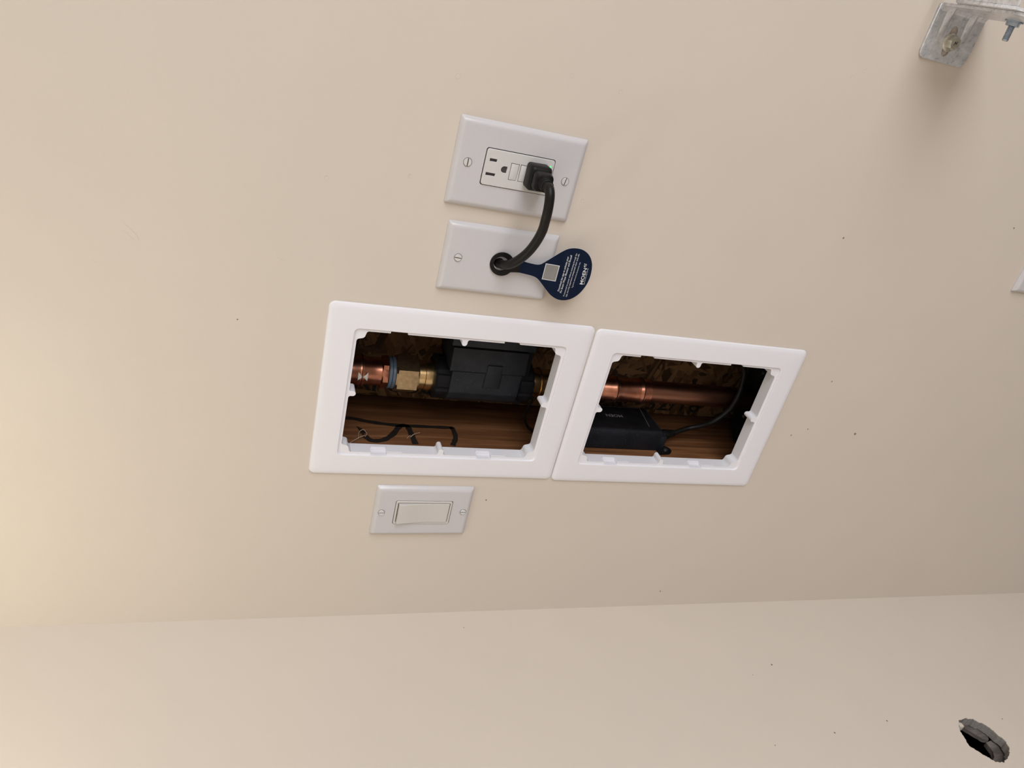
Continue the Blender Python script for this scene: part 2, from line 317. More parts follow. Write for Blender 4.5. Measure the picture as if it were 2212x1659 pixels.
# rings and runs in the paint film, same colour as the wall
def bubble(x, z, r):
    bm = bmesh.new(); lathe(bm, [(r * 0.72, 0.0002), (r * 0.82, -0.00012), (r, -0.00016), (r * 1.12, 0.0002)], (0, 0, 0), 'Y', 20, False); from_bm('paint_ring', bm, 'paint', wall, (x, 0, z), 60)
for (x, z, r) in ((0.2349, -0.0860, 0.0016), (0.3235, 0.0587, 0.0024), (0.3439, -0.0437, 0.0022), (0.2184, 0.1581, 0.0018), (0.2315, 0.0851, 0.0020), (0.2013, -0.0244, 0.0022), (0.4074, -0.3434, 0.0022), (0.3994, -0.3315, 0.0016), (0.3394, -0.0937, 0.0018)): bubble(x, z, r)
for pts in (((0.1520, 0.3190), (0.1488, 0.3150), (0.1430, 0.3095), (0.1384, 0.3078)), ((0.1460, 0.3195), (0.1420, 0.3150), (0.1390, 0.3120)), ((0.1158, 0.3450), (0.1146, 0.3421), (0.1150, 0.3395)), ((0.1385, 0.1925), (0.1368, 0.1904), (0.1360, 0.1880))):
    bm = bmesh.new(); tube(bm, catmull([(a, 0.0001, b2) for a, b2 in pts], 5), 0.00035, 8); from_bm('paint_run', bm, 'paint', wall, smooth_angle=60)

# stud bay: two studs, sheathing and plates
def lumber(name, x0, x1, y0, y1, z0, z1, label, cat='stud', mat='wood'):
    o = box(name, x0, x1, y0, y1, z0, z1, mat, None, 0.003, 2); tag(o, label, cat); return o
SX = -0.090
stud = thing('wall_stud', 'brown lumber wall stud with black marker drawing, in the left opening', 'stud', (SX, DW, Z0))
o = box('lumber', SX - 0.038, SX, DW + 0.0002, YB, Z0, Z1, 'wood', None, 0.003, 2); o.data.transform(Matrix.Translation((-SX, -DW, -Z0))); o.parent = stud
lumber('wall_stud', 0.278, 0.316, DW + 0.0002, YB, Z0, Z1, 'brown lumber stud on the far side of the wall cavity')
osb = thing('sheathing_board', 'brown oriented strand board at the back of the wall cavity', 'board', (0.09, YB, Z0))
o = box('board', SX - 0.04, 0.32, YB, YB + 0.011, Z0, Z1, 'osb'); o.data.transform(Matrix.Translation((-0.09, -YB, -Z0))); o.parent = osb
# lettering stamped on the board, running down along the stud
def osb_text(body, x, z0, z1, h):
    o = text('stamped_lettering', body, (0, 0), (z0 - z1, 0), 'stamp', None, (x, YB - 0.0003, z0), (0, 0, -1), (1, 0, 0), 0.012, 0.0, h)
    o.data.transform(Matrix.Translation((-0.09, -YB, -Z0))); o.parent = osb
osb_text('EXPOSURE 1', -0.0835, 0.100, -0.085, 0.026)
osb_text('32/16', -0.0850, -0.335, -0.425, 0.022)

# marker drawing on the stud face: bent line, wave and arrow head
def mark(name, pts, width, sub=6):
    bm = bmesh.new(); c = [(p.x, p.y) for p in [Vector((q[0], q[1])) for q in [(v.x, v.y) for v in catmull([(a, b2, 0) for a, b2 in pts], sub)]]]
    w = [width * (1 + 0.10 * math.sin(i * 0.9) + random.uniform(-0.05, 0.05)) for i in range(len(c))]
    strip(bm, c, w, SX + 0.0002); o = from_bm(name, bm, 'marker'); o.data.transform(Matrix.Translation((-SX, -DW, -Z0))); o.parent = stud
mark('marker_line', [(0.0935, 0.118), (0.0930, 0.0962), (0.0922, 0.0852), (0.0880, 0.072), (0.0850, 0.0570), (0.0828, 0.0389), (0.0823, 0.0105), (0.0826, -0.0150), (0.0830, -0.0352)], 0.0066)
mark('marker_line', [(0.0845, -0.0340), (0.0740, -0.0352), (0.0616, -0.0345), (0.0520, -0.0310), (0.0434, -0.0272)], 0.0062)
mark('marker_wave', [(0.0560, 0.0760), (0.0500, 0.0725), (0.0467, 0.0680), (0.0475, 0.0600), (0.0520, 0.0515), (0.0635, 0.0415), (0.0770, 0.0340), (0.0825, 0.0275), (0.0800, 0.0222), (0.0710, 0.0205), (0.0580, 0.0192), (0.0430, 0.0179)], 0.0072)
bm = bmesh.new(); bm.faces.new([bm.verts.new((SX + 0.0002, a, b2)) for a, b2 in ((0.0765, 0.0842), (0.0660, 0.0725), (0.0600, 0.0765), (0.0545, 0.0775), (0.0620, 0.0805))])
o = from_bm('marker_arrow_head', bm, 'marker'); o.data.transform(Matrix.Translation((-SX, -DW, -Z0))); o.parent = stud
def splinter(pts, r):
    bm = bmesh.new(); tube(bm, catmull(pts, 4), r, 6); o = from_bm('splinter', bm, 'fibre', None, smooth_angle=60); o.data.transform(Matrix.Translation((-SX, -DW, -Z0))); o.parent = stud
x = SX + 0.0006
splinter([(x, 0.0345, 0.0985), (x + 0.001, 0.0400, 0.0930), (x + 0.002, 0.0480, 0.0840), (x + 0.001, 0.0545, 0.0770)], 0.0006)
splinter([(x, 0.0480, 0.0845), (x + 0.002, 0.0590, 0.0830), (x + 0.003, 0.0640, 0.0775), (x + 0.001, 0.0590, 0.0740), (x, 0.0540, 0.0760)], 0.0005)
splinter([(x, 0.0570, 0.0225), (x + 0.002, 0.0610, 0.0170), (x + 0.001, 0.0660, 0.0095)], 0.0006)
splinter([(x, 0.0540, 0.0270), (x + 0.001, 0.0590, 0.0225), (x, 0.0610, 0.0215)], 0.0004)

# ------------------------------------------------------------------ white access panel frames
NOTCH = [(0.0435, 0.0600, 0.0780), (-0.0790, -0.0605, -0.0430)]     # (label panel end, notch start, notch end)
def access_frame(label, x, z, ang):
    e = thing('access_panel_frame', label, 'panel frame', (x, 0, z), (0, -ang, 0), 'white plastic access frames side by side')
    hw, hh = 0.1020, 0.1415; ow, oh = 0.0757, 0.1140; iw, ih = 0.0728, 0.1108
    nz = [(0.0605, 0.0780), (-0.0605, -0.0430)]
    eps = 0.00005; bz = []
    for a, b2 in nz: bz += [a - eps, a + eps, b2 - eps, b2 + eps]
    def L(w, h, r, y, notch=None):
        pts = rrect(w, h, r, 6, (), bz); out = []
        for px, pz in pts:
            if notch and abs(abs(px) - w) < 1e-7 and any(a < pz < b2 for a, b2 in nz): px = math.copysign(notch, px)
            out.append((px, y, pz))
        return out
    bm = bmesh.new()
    loft(bm, [L(hw, hh, 0.0065, 0.0), L(hw, hh, 0.0065, -0.0010), L(hw - 0.0007, hh - 0.0007, 0.006, -0.0022), L(hw - 0.0030, hh - 0.0030, 0.005, -0.0031), L(hw - 0.006, hh - 0.006, 0.004, -0.0034),
              L(ow + 0.0006, oh + 0.0006, 0.0055, -0.0034), L(ow, oh, 0.005, -0.0030), L(ow, oh, 0.005, -0.0016), L(ow - 0.0002, oh - 0.0002, 0.005, -0.0013),
              L(iw, ih, 0.003, -0.0013, ow - 0.0003), L(iw, ih, 0.003, 0.0064, ow - 0.0003), L(iw, ih, 0.003, 0.0066), L(iw, ih, 0.003, 0.0150), L(ow + 0.0002, oh - 0.0002, 0.003, 0.0150), L(ow + 0.0002, oh - 0.0002, 0.003, 0.0)])
    from_bm('frame', bm, 'frame', e, smooth_angle=30)
    # screw bosses: four in the corners, four on the sides, full depth of the rim
    def boss(pts, y0=-0.0012, y1=0.0147): shape('screw_boss', pts, [], y0, y1, 'frame', e)
    def side_boss(cx, cz, dx, dz):
        pts = []
        w, h, f = 0.0029, 0.0072, 0.0022          # half width, height, root fillet
        prof = [(-w - f, -0.0006), (-w - f, 0)] + [(-w - f + f * math.sin(math.radians(a)), f - f * math.cos(math.radians(a))) for a in (30, 60, 90)]
        prof += [(-w * math.cos(math.radians(a)), h - w + w * math.sin(math.radians(a))) for a in (0, 30, 60, 90, 120, 150, 180)]
        prof += [(w + f - f * math.sin(math.radians(a)), f - f * math.cos(math.radians(a))) for a in (90, 60, 30)] + [(w + f, 0), (w + f, -0.0006)]
        for u, v in prof: pts.append((cx + dx * v - dz * u, cz + dz * v + dx * u))
        boss(pts)
    side_boss(iw, 0, -1, 0); side_boss(-iw, 0, 1, 0); side_boss(0, ih, 0, -1); side_boss(0, -ih, 0, 1)
    for sx in (-1, 1):
        for sz in (-1, 1):
            a = 0.0088; f = 0.0026
            pr = [(-0.0004, -0.0004), (a + f, -0.0004), (a + f, 0.0)] + [(a + f - f * math.sin(math.radians(t)), f - f * math.cos(math.radians(t))) for t in (35, 70)]
            pr += [(a - 0.0045 + 0.0040 * math.cos(math.radians(t)), a - 0.0045 + 0.0040 * math.sin(math.radians(t))) for t in (0, 30, 60, 90)]
            pr += [(f - f * math.cos(math.radians(t)), a + f - f * math.sin(math.radians(t))) for t in (70, 35)] + [(0.0, a + f), (-0.0004, a + f)]
            boss([(sx * (iw - u), sz * (ih - v)) for u, v in pr])
    # snap catches: recessed pocket floor with a ledge, two on each long side
    for sx in (-1, 1):
        for a, b2 in nz:
            bm = bmesh.new(); x0, x1 = sorted((sx * (iw - 0.0016), sx * (iw + 0.0008)))
            bm_box(bm, x0, x1, 0.0070, 0.0090, a + 0.0004, b2 - 0.0004, 0.0003, 1); from_bm('snap_catch', bm, 'frame', e)
            bm = bmesh.new(); x0, x1 = sorted((sx * (iw - 0.0004), sx * (iw + 0.0006)))
            bm_box(bm, x0, x1, 0.0005, 0.0125, a - 0.0170, a - 0.0006, 0.0002, 1); from_bm('stiffening_pad', bm, 'frame', e)
    return e
access_frame('upper white plastic access frame around a black water monitor and marker-drawn stud', P1[0], P1[1], 0.0032)
access_frame('lower white plastic access frame showing the black adapter box and bare copper pipe', P2[0], P2[1], -0.0019)

# ------------------------------------------------------------------ wall plates
def plate_mesh(name, hw, hh, inner, parent, depth=0.0056, bevel=0.0048, mat='plate', cut=None):
    """plate with sloped rim; inner = points of the opening (matched by angle) or None"""
    N = 96
    def by_angle(fn): return [fn(2 * math.pi * i / N) for i in range(N)]
    def rect(w, h, r):
        def f(a):
            c, s = math.cos(a), math.sin(a); t = min(w / abs(c) if abs(c) > 1e-9 else 1e9, h / abs(s) if abs(s) > 1e-9 else 1e9); x, z = c * t, s * t
            ax, az = abs(x) - (w - r), abs(z) - (h - r)
            if ax > 0 and az > 0:
                # project onto the rounded corner along the ray
                cx, cz = math.copysign(w - r, x), math.copysign(h - r, z); bq = c * cx + s * cz; d = bq * bq - (cx * cx + cz * cz - r * r); tt = bq + math.sqrt(max(d, 0)); x, z = c * tt, s * tt
            return x, z
        return f
    # corner-exact sampling: angles warped so that corners fall on vertices
    def rectpts(w, h, r):
        k = 5; pts = rrect(w, h, r, k, [w * q for q in (-0.66, -0.33, 0, 0.33, 0.66)], [h * q for q in (-0.75, -0.5, -0.25, 0, 0.25, 0.5, 0.75)]); return pts
    out = rectpts(hw, hh, 0.0016); L = lambda pts, y: [(x, y, z) for x, z in pts]
    loops = [L(out, 0.0), L(out, -0.0012), L(rectpts(hw - 0.0006, hh - 0.0006, 0.0015), -0.0021)]
    for k in (0.35, 0.7, 1.0): loops.append(L(rectpts(hw - bevel * k, hh - bevel * k, 0.0016), -0.0021 - (depth - 0.0021) * math.sin(k * math.pi / 2)))
    loops.append(L(rectpts(hw - bevel - 0.0012, hh - bevel - 0.0012, 0.0016), -depth))
    bm = bmesh.new()
    if inner is None: loft(bm, loops, cap1=True)
    else:
        if inner[0] == 'rect': ins = rectpts(inner[1], inner[2], inner[3]); ins2 = rectpts(inner[1] - 0.0003, inner[2] - 0.0003, inner[3])
        else:
            n = len(out); ins = []
            for x, z in rectpts(hw - bevel, hh - bevel, 0.0016):
                a = math.atan2(z * (hw / hh), x); ins.append((inner[1] * math.cos(a), inner[1] * math.sin(a)))
            ins2 = ins
        loops += [L(ins, -depth), L(ins2, -0.0004), L(rectpts(hw - 0.0006, hh - 0.0006, 0.0015) if False else ins2, -0.0002)]
        loft(bm, loops)
    return from_bm(name, bm, mat, parent, smooth_angle=32)
def slotted_screw(parent, x, z, y, ang, r=0.0037, mat='screw'):
    e = bpy.data.objects.new('screw', None)
    bm = bmesh.new(); lathe(bm, [(r * 1.0, 0.0004), (r * 1.0, -0.0003)], (0, 0, 0), 'Y', 24)
    for sgn in (-1, 1):
        pts = [];  g = 0.00050
        a0 = math.asin(g / r)
        arc = [(r * 0.97 * math.cos(a0 + (math.pi - 2 * a0) * i / 12), sgn * r * 0.97 * math.sin(a0 + (math.pi - 2 * a0) * i / 12)) for i in range(13)]
        lo = [(px, -0.0002, pz) for px, pz in arc]; hi = [(px * 0.93, -0.0011 , g * sgn + (pz - g * sgn) * 0.90) for px, pz in arc]
        loft(bm, [lo, hi], True, False, True)
    o = from_bm('screw', bm, mat, parent, (x, y, z), 50); o.rotation_euler = (0, ang, 0)
    bm = bmesh.new(); bm_box(bm, -r * 0.93, r * 0.93, -0.00045, -0.0003, -0.00047, 0.00047); s = from_bm('slot', bm, 'slot', o)
    bm = bmesh.new(); lathe(bm, [(r * 1.0, 0.0003), (r * 1.0, -0.00012), (r * 1.10, -0.00010), (r * 1.10, 0.0003)], (0, 0, 0), 'Y', 24, False); from_bm('gap_shade_ring', bm, 'slot', o); return o  # dark ring coloured in as gap shade round the head; no countersink is cut

# outlet with ground-fault receptacle
op = thing('outlet_plate', 'white outlet plate with a black plug in its lower socket', 'outlet', (0.2526, 0, -0.0125), (0, 0.0107, 0))
plate_mesh('plate', 0.0402, 0.0624, ('rect', 0.0173, 0.0341, 0.0024), op)
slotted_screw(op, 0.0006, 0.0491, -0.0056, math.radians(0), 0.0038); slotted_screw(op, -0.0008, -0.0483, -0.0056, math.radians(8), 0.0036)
for o_ in [c for c in op.children if c.name.startswith('screw')]: pass
fx, fz = 0.0166, 0.0333
slot1 = [(0.0054, 0.0224), (0.0080, 0.0224), (0.0080, 0.0293), (0.0054, 0.0293)]
slot2 = [(-0.0077, 0.0214), (-0.0051, 0.0214), (-0.0051, 0.0304), (-0.0077, 0.0304)]
gnd = circle(0.0000, 0.0138, 0.0030, 12, 0, 180) + [(-0.0030, 0.0112), (0.0030, 0.0112)]
btn = lambda z0, z1: [(-0.0083, z0), (0.0072, z0), (0.0072, z1), (-0.0083, z1)]
low = [[(x, z - 0.0388) for x, z in q] for q in (slot1, slot2, gnd)]
rec = shape('receptacle', rrect(fx, fz, 0.0022, 4), [slot1, slot2, gnd, btn(0.0003, 0.0082), btn(-0.0092, -0.0013)] + low[:2], -0.0068, -0.0046, 'gfci', op, 0.0005)
box('receptacle_body', -fx + 0.0004, fx - 0.0004, -0.0046, 0.010, -fz + 0.0004, fz - 0.0004, 'slot', op)
for z0, z1 in ((0.0003, 0.0082), (-0.0092, -0.0013)):
    bm = bmesh.new(); bm_box(bm, -0.0083 + 0.0004, 0.0072 - 0.0004, -0.0070, -0.0047, z0 + 0.0004, z1 - 0.0004, 0.0002, 2); bt = from_bm('push_button', bm, 'gfci', rec, smooth_angle=40)
bm = bmesh.new(); lathe(bm, [(0.00095, -0.0066), (0.00085, -0.0070), (0.0004, -0.0072)], (0.0103, 0, -0.0298), 'Y', 14); from_bm('indicator_light', bm, 'led', rec, smooth_angle=60)

# blank plate with the cord hole
bp_ = thing('cord_plate', 'white blank plate with a black cord entering its centre', 'wall plate', (0.162, 0, -0.015), (0, -0.0008, 0))
plate_mesh('plate', 0.0349, 0.05715, ('circle', 0.0054), bp_)
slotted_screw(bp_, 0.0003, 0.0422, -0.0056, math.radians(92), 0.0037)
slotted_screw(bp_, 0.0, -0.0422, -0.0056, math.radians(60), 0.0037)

# rocker light switch
sp = thing('light_switch', 'white rocker light switch on a plate near the wall corner', 'switch', (-0.1519, 0, 0.0065), (0, -0.0071, 0))
plate_mesh('plate', 0.0349, 0.05715, ('rect', 0.0171, 0.0338, 0.0022), sp)
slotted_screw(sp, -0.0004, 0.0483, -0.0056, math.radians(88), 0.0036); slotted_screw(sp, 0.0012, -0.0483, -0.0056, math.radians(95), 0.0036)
shape('switch_frame', rrect(0.0164, 0.0331, 0.0020, 4), [rrect(0.0142, 0.0308, 0.0012, 3)], -0.0066, -0.0010, 'device', sp, 0.0005)
bm = bmesh.new(); prof = [(0.0300, -0.0010), (0.0300, -0.0100), (0.0296, -0.0105), (0.0288, -0.0106), (0.0150, -0.0086), (0.0, -0.0069), (-0.0150, -0.0067), (-0.0292, -0.0071), (-0.0300, -0.0066), (-0.0300, -0.0010)]
loft(bm, [[(-0.0136, y, z) for z, y in prof], [(-0.0136 , y, z) for z, y in prof], [(-0.0131, y - 0.0003 if y < -0.002 else y, z) for z, y in prof], [(0.0131, y - 0.0003 if y < -0.002 else y, z) for z, y in prof], [(0.0136, y, z) for z, y in prof]], True, True, True)
from_bm('rocker', bm, 'device', sp, smooth_angle=25)
box('switch_body', -0.0150, 0.0150, -0.0012, 0.012, -0.0315, 0.0315, 'slot', sp)

# plate cut by the right edge of the picture
ep = thing('lower_wall_plate', 'white wall plate low on the wall at the picture edge', 'wall plate', (0.2452, 0, -0.7446))
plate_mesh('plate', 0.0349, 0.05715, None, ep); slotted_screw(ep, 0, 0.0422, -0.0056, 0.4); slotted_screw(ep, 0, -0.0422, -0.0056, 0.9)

# ------------------------------------------------------------------ power cord with plug
pc = thing('power_cable', 'black power cable curving from the outlet plug into the blank plate', 'cord', (0.2526, -0.0068, -0.0290))
def sub(o): o.data.transform(Matrix.Translation((-pc.location.x, -pc.location.y, -pc.location.z))); o.parent = pc; return o
px, pz = 0.2528, -0.0296
bm = bmesh.new()
def rr(w, h, r, y, dx=0, dz=0): return [(px + dx + a, y, pz + dz + b2) for a, b2 in rrect(w, h, r, 5)]
loft(bm, [rr(0.0112, 0.0100, 0.003, -0.0069), rr(0.0116, 0.0104, 0.003, -0.0078), rr(0.0116, 0.0104, 0.003, -0.0200), rr(0.0108, 0.0098, 0.003, -0.0222), rr(0.0090, 0.0086, 0.003, -0.0236)], True, True, True)
plug = sub(from_bm('plug', bm, 'black', None, smooth_angle=35))
bm = bmesh.new()
loft(bm, [rr(0.0084, 0.0078, 0.0035, -0.0232), rr(0.0088, 0.0086, 0.004, -0.0256), rr(0.0084, 0.0090, 0.004, -0.0310), rr(0.0078, 0.0086, 0.004, -0.0338), rr(0.0060, 0.0066, 0.004, -0.0350)], True, True, True)
sub(from_bm('grip', bm, 'black', None, smooth_angle=35))
bm = bmesh.new(); prof = [(0.0058, -0.0345)]
for i, y in enumerate((-0.0370, -0.0405, -0.0440)):
    r0 = 0.0068 - 0.0004 * i; prof += [(r0 - 0.0014, y + 0.0012), (r0, y + 0.0008), (r0, y - 0.0010), (r0 - 0.0014, y - 0.0014)]
prof += [(0.0050, -0.0470), (0.0046, -0.0485)]
lathe(bm, prof, (px, 0, pz), 'Y', 28); sub(from_bm('strain_relief', bm, 'black', None, smooth_angle=40))
pts = [(px, -0.0440, pz), (px - 0.0002, -0.0500, pz - 0.0002), (0.2470, -0.0545, -0.0304), (0.2360, -0.0555, -0.0314), (0.2250, -0.0535, -0.0324), (0.2130, -0.0490, -0.0336), (0.2000, -0.0435, -0.0325), (0.1880, -0.0375, -0.0298), (0.1770, -0.0300, -0.0256), (0.1685, -0.0220, -0.0212), (0.1635, -0.0130, -0.0178), (0.1620, -0.0040, -0.0160), (0.1620, 0.0100, -0.0150), (0.1620, 0.0400, -0.0150)]
bm = bmesh.new(); tube(bm, catmull(pts, 8), 0.0045, 20); sub(from_bm('cord', bm, 'black_cord', None, smooth_angle=60))

# ------------------------------------------------------------------ hang tag looped on the cord
th = math.radians(7)
tg = thing('hang_tag', 'dark blue teardrop hang tag with white print on the black cord', 'tag', (0.1626, -0.0078, -0.0174), (-th, 0, 0))
ol = [(0.0066, -0.0178), (0.0058, -0.0230), (0.0053, -0.0290), (0.0052, -0.0340), (0.0058, -0.0372), (0.0080, -0.0408), (0.0145, -0.0474), (0.0219, -0.0553), (0.0261, -0.0608), (0.0282, -0.0664), (0.0287, -0.0735), (0.0272, -0.0794), (0.0239, -0.0844), (0.0190, -0.0881), (0.0131, -0.0904), (0.0043, -0.0915), (-0.0041, -0.0908), (-0.012, -0.0883), (-0.0188, -0.0844), (-0.0241, -0.0790), (-0.0270, -0.0726), (-0.0276, -0.0665), (-0.0263, -0.0610), (-0.0235, -0.0556), (-0.019, -0.0502), (-0.0141, -0.0448), (-0.0100, -0.0400), (-0.0080, -0.0365), (-0.0070, -0.0320), (-0.0064, -0.0250), (-0.0060, -0.0185)]
ol_s = [(v.x, v.y) for v in catmull([(a, b2, 0) for a, b2 in ol], 4)]
card = shape('tag_card', ol_s, [], -0.0004, 0.0004, 'tag', tg)
# white core of the card shows as a thin line round the edge
shape('card_core', [(a * 1.004, b2 * 1.001) for a, b2 in ol_s], [], 0.00002, 0.00045, 'ink_white', tg)
ring = circle(-0.0004, 0.0000, 0.0121, 40, -56, 236)
ringo = ring + [(-0.0066, -0.0135), (-0.0060, -0.0186), (0.0066, -0.0179), (0.0064, -0.0130)]
shape('loop_strap', ringo, [circle(-0.0002, 0.0010, 0.0073, 32)], -0.0008, 0.0006, 'black', tg, 0.0002)
U, V, O = (1, 0, 0), (0, 0, 1), (0, -0.00041, 0)
def tt(name, s, a, b2, bold, mat='ink_white', h=None): text(name, s, a, b2, mat, tg, O, U, V, bold, 0.00006, h)
tt('printed_line', 'Download the app to activate your', (-0.0185, -0.0640), (0.0191, -0.0643), 0.014)
tt('printed_line', 'Flo Smart Water Monitor and Shutoff', (-0.0199, -0.0668), (0.0211, -0.0673), 0.014)
tt('printed_line', 'If connected to power without activating through the', (-0.0229, -0.0707), (0.0237, -0.0717), 0.004)
tt('printed_line', 'app, you may experience unexpected water shut-offs.', (-0.0231, -0.0733), (0.0238, -0.0743), 0.004)
tt('printed_line', 'Tag to be removed by homeowner only.', (-0.0127, -0.0768), (0.0155, -0.0776), 0.004)
tt('brand_lettering', 'MOEN', (-0.0073, -0.0862), (0.0104, -0.0858), 0.018, h=0.0034)
tt('printed_line', 'Buy it for looks. Buy it for life.', (-0.0068, -0.0878), (0.0107, -0.0874), 0.004)
for (a, b2, r) in ((0.0115, -0.0832, 0.00045), (0.0122, -0.0824, 0.00055), (0.0134, -0.0829, 0.00045), (0.0126, -0.0840, 0.0004), (0.0145, -0.0822, 0.0005), (0.0144, -0.0838, 0.0004), (0.0137, -0.0844, 0.0003)):
    shape('brand_drop', circle(a, b2, r, 10), [], -0.00050, -0.00035, 'ink_white', tg)
shape('blank_patch_border', [(-0.0088, -0.0576), (0.0082, -0.0576), (0.0082, -0.0430), (-0.0088, -0.0430)], [], -0.00047, -0.0003, 'ink_white', tg)
shape('blank_patch', [(-0.0081, -0.0569), (0.0075, -0.0569), (0.0075, -0.0437), (-0.0081, -0.0437)], [], -0.00052, -0.0003, 'code_patch', tg)

# ------------------------------------------------------------------ water pipe, monitor and fittings in the stud bay
PX, PY = -0.0190, 0.0850
def lathe_part(name, prof, mat, parent, seg=48, smooth=35):
    bm = bmesh.new(); lathe(bm, [(r, z - parent.location.z) for r, z in prof], (0, 0, 0), 'Z', seg); return from_bm(name, bm, mat, parent, smooth_angle=smooth)
def hexa(name, r, z0, z1, mat, parent, rot=0, cham=0.0022, n=6):
    bm = bmesh.new(); K = 6
    def ring(rad, z, clip):
        out = []
        for i in range(n * K):
            a = 2 * math.pi * i / (n * K); loc = (a % (2 * math.pi / n)) - math.pi / n; ap = rad * math.cos(math.pi / n)
            rr_ = min(ap / math.cos(loc), clip); out.append((rr_ * math.cos(a + rot), rr_ * math.sin(a + rot), z - parent.location.z))
        return out
    ap = r * math.cos(math.pi / n)
    loft(bm, [ring(r, z0, ap * 0.985), ring(r, z0 + cham, r * 1.01), ring(r, z1 - cham, r * 1.01), ring(r, z1, ap * 0.985)], True, True, True)
    return from_bm(name, bm, mat, parent, smooth_angle=20)
up = thing('upper_water_pipe', 'copper riser with press fitting and brass union above the monitor', 'pipe', (PX, PY, 0.0))
lathe_part('copper_pipe', [(0.0143, 0.086), (0.0143, Z1)], 'copper_dull', up)
lathe_part('press_fitting', [(0.0160, 0.108), (0.0164, 0.106), (0.0164, 0.094), (0.0182, 0.0905), (0.0182, 0.0855), (0.0162, 0.0825), (0.0162, 0.0660), (0.0166, 0.0640), (0.0166, 0.058)], 'copper', up)
lathe_part('press_groove', [(0.01825, 0.0884), (0.0185, 0.0882), (0.0185, 0.0877), (0.01825, 0.0875)], 'matte_black', up)
hexa('hex_collar', 0.0196, 0.0572, 0.0655, 'copper', up, 0.35, 0.0012)
lathe_part('thread_seal', [(0.0168, 0.0575), (0.0186, 0.0570), (0.0186, 0.0540), (0.0176, 0.0536), (0.0188, 0.0530), (0.0190, 0.0500), (0.0184, 0.0496)], 'blue_seal', up)
hexa('union_nut', 0.0235, 0.0225, 0.0495, 'brass_dull', up, 0.10, 0.0020)
lathe_part('tail_piece', [(0.0175, 0.0228), (0.0175, 0.0150), (0.0168, 0.0147), (0.0182, 0.0144), (0.0182, -0.001), (0.0170, -0.004)], 'brass', up)
# triangular silver marks on the fitting
for a0, z0, z1 in ((-1.50, 0.0875, 0.0925), (-1.50, 0.0868, 0.0815)):
    bm = bmesh.new(); R_ = 0.01835
    for k in range(5):
        pass
    n_ = 6; tri = []
    for i in range(n_ + 1):
        a = a0 - 0.30 + 0.60 * i / n_; tri.append((R_ * math.cos(a), R_ * math.sin(a), z1 if abs(i - n_ / 2) > 2.5 else z0 + (z1 - z0) * abs(i - n_ / 2) / (n_ / 2)))
    base = [(R_ * math.cos(a0 - 0.30 + 0.60 * i / n_), R_ * math.sin(a0 - 0.30 + 0.60 * i / n_), z1) for i in range(n_ + 1)]
    va = [bm.verts.new(p) for p in tri]; vb = [bm.verts.new(p) for p in base]
    for i in range(n_):
        try: bm.faces.new((va[i], va[i + 1], vb[i + 1], vb[i]))
        except ValueError: pass
    bmesh.ops.remove_doubles(bm, verts=bm.verts, dist=1e-6); from_bm('press_mark', bm, 'solder', up)

# black water monitor clamped on the line
mo = thing('water_monitor', 'dusty black box-shaped water monitor between brass fittings on the riser', 'water monitor', (PX, PY, -0.055))
def msub(o): o.data.transform(Matrix.Translation((-PX, -PY, 0.055))); o.parent = mo; return o
def knob(name, z0, z1, r):
    bm = bmesh.new(); lp = []
    for (f, z) in ((0.90, z0), (1.0, z0 + math.copysign(0.002, z1 - z0)), (1.0, z1 - math.copysign(0.002, z1 - z0)), (0.95, z1)):
        ring_ = []
        for i in range(72):
            a = 2 * math.pi * i / 72; q = 1.0 if (i % 9) in (0, 1, 2, 3, 4, 5, 6) else 0.94; ring_.append((r * f * q * math.cos(a), r * f * q * math.sin(a), z + 0.055))
        lp.append(ring_)
    loft(bm, lp, True, True, True); return from_bm(name, bm, 'matte_black', mo, smooth_angle=25)
knob('collar_nut', 0.0045, -0.0135, 0.0262); knob('collar_nut', -0.0985, -0.118, 0.0250)
def extr(name, poly, z_top, z_bot, mat, bev=0.0015, tilt=0.0):
    """cross-section in (x,y) extruded along z; tilt pulls the ends in with depth in x"""
    bm = bmesh.new(); x0 = min(p[0] for p in poly)
    loft(bm, [[(x_, y_, z_top - tilt * (x_ - x0)) for x_, y_ in poly], [(x_, y_, z_bot) for x_, y_ in poly]], True, True, True)
    if bev: bmesh.ops.bevel(bm, geom=[e for e in bm.edges], offset=bev, segments=2, affect='EDGES', profile=0.6)
    return msub(from_bm(name, bm, mat, None, smooth_angle=35))
lower = [(0.0040, 0.0565), (-0.0240, 0.0565), (-0.0330, 0.0600), (-0.0420, 0.0700), (-0.0450, 0.0850), (-0.0420, 0.1000), (-0.0300, 0.1120), (0.0040, 0.1140)]
extr('lower_shell', lower, -0.0115, -0.0965, 'navy_plastic', 0.0012)
upper = [(0.0042, 0.0565), (0.0042, 0.1140), (0.0300, 0.1200), (0.0335, 0.0700), (0.0325, 0.0600)]
extr('upper_shell', upper, -0.0080, -0.1000, 'navy_plastic', 0.0010)
lid = [(0.0345, 0.0600), (0.0345, 0.1210), (0.0700, 0.1210), (0.0820, 0.1100), (0.0820, 0.0720), (0.0720, 0.0610)]
extr('lid', lid, -0.0055, -0.1070, 'navy_plastic', 0.0015)
for (x0, x1, z0, z1, y0) in ((0.0025, 0.0148, -0.0705, -0.0520, 0.0558),):
    o = msub(box('release_clip', x0 - 0.018, x1, y0, 0.0580, z0, z1, 'navy_plastic', None, 0.0008, 2))
for z_ in (-0.0512, -0.0713):
    msub(box('clip_groove', -0.0150, 0.0045, 0.0562, 0.0570, z_ - 0.0005, z_ + 0.0005, 'matte_black', None))
msub(box('seam_groove', 0.0036, 0.0046, 0.0563, 0.0600, -0.0960, -0.0120, 'matte_black', None))
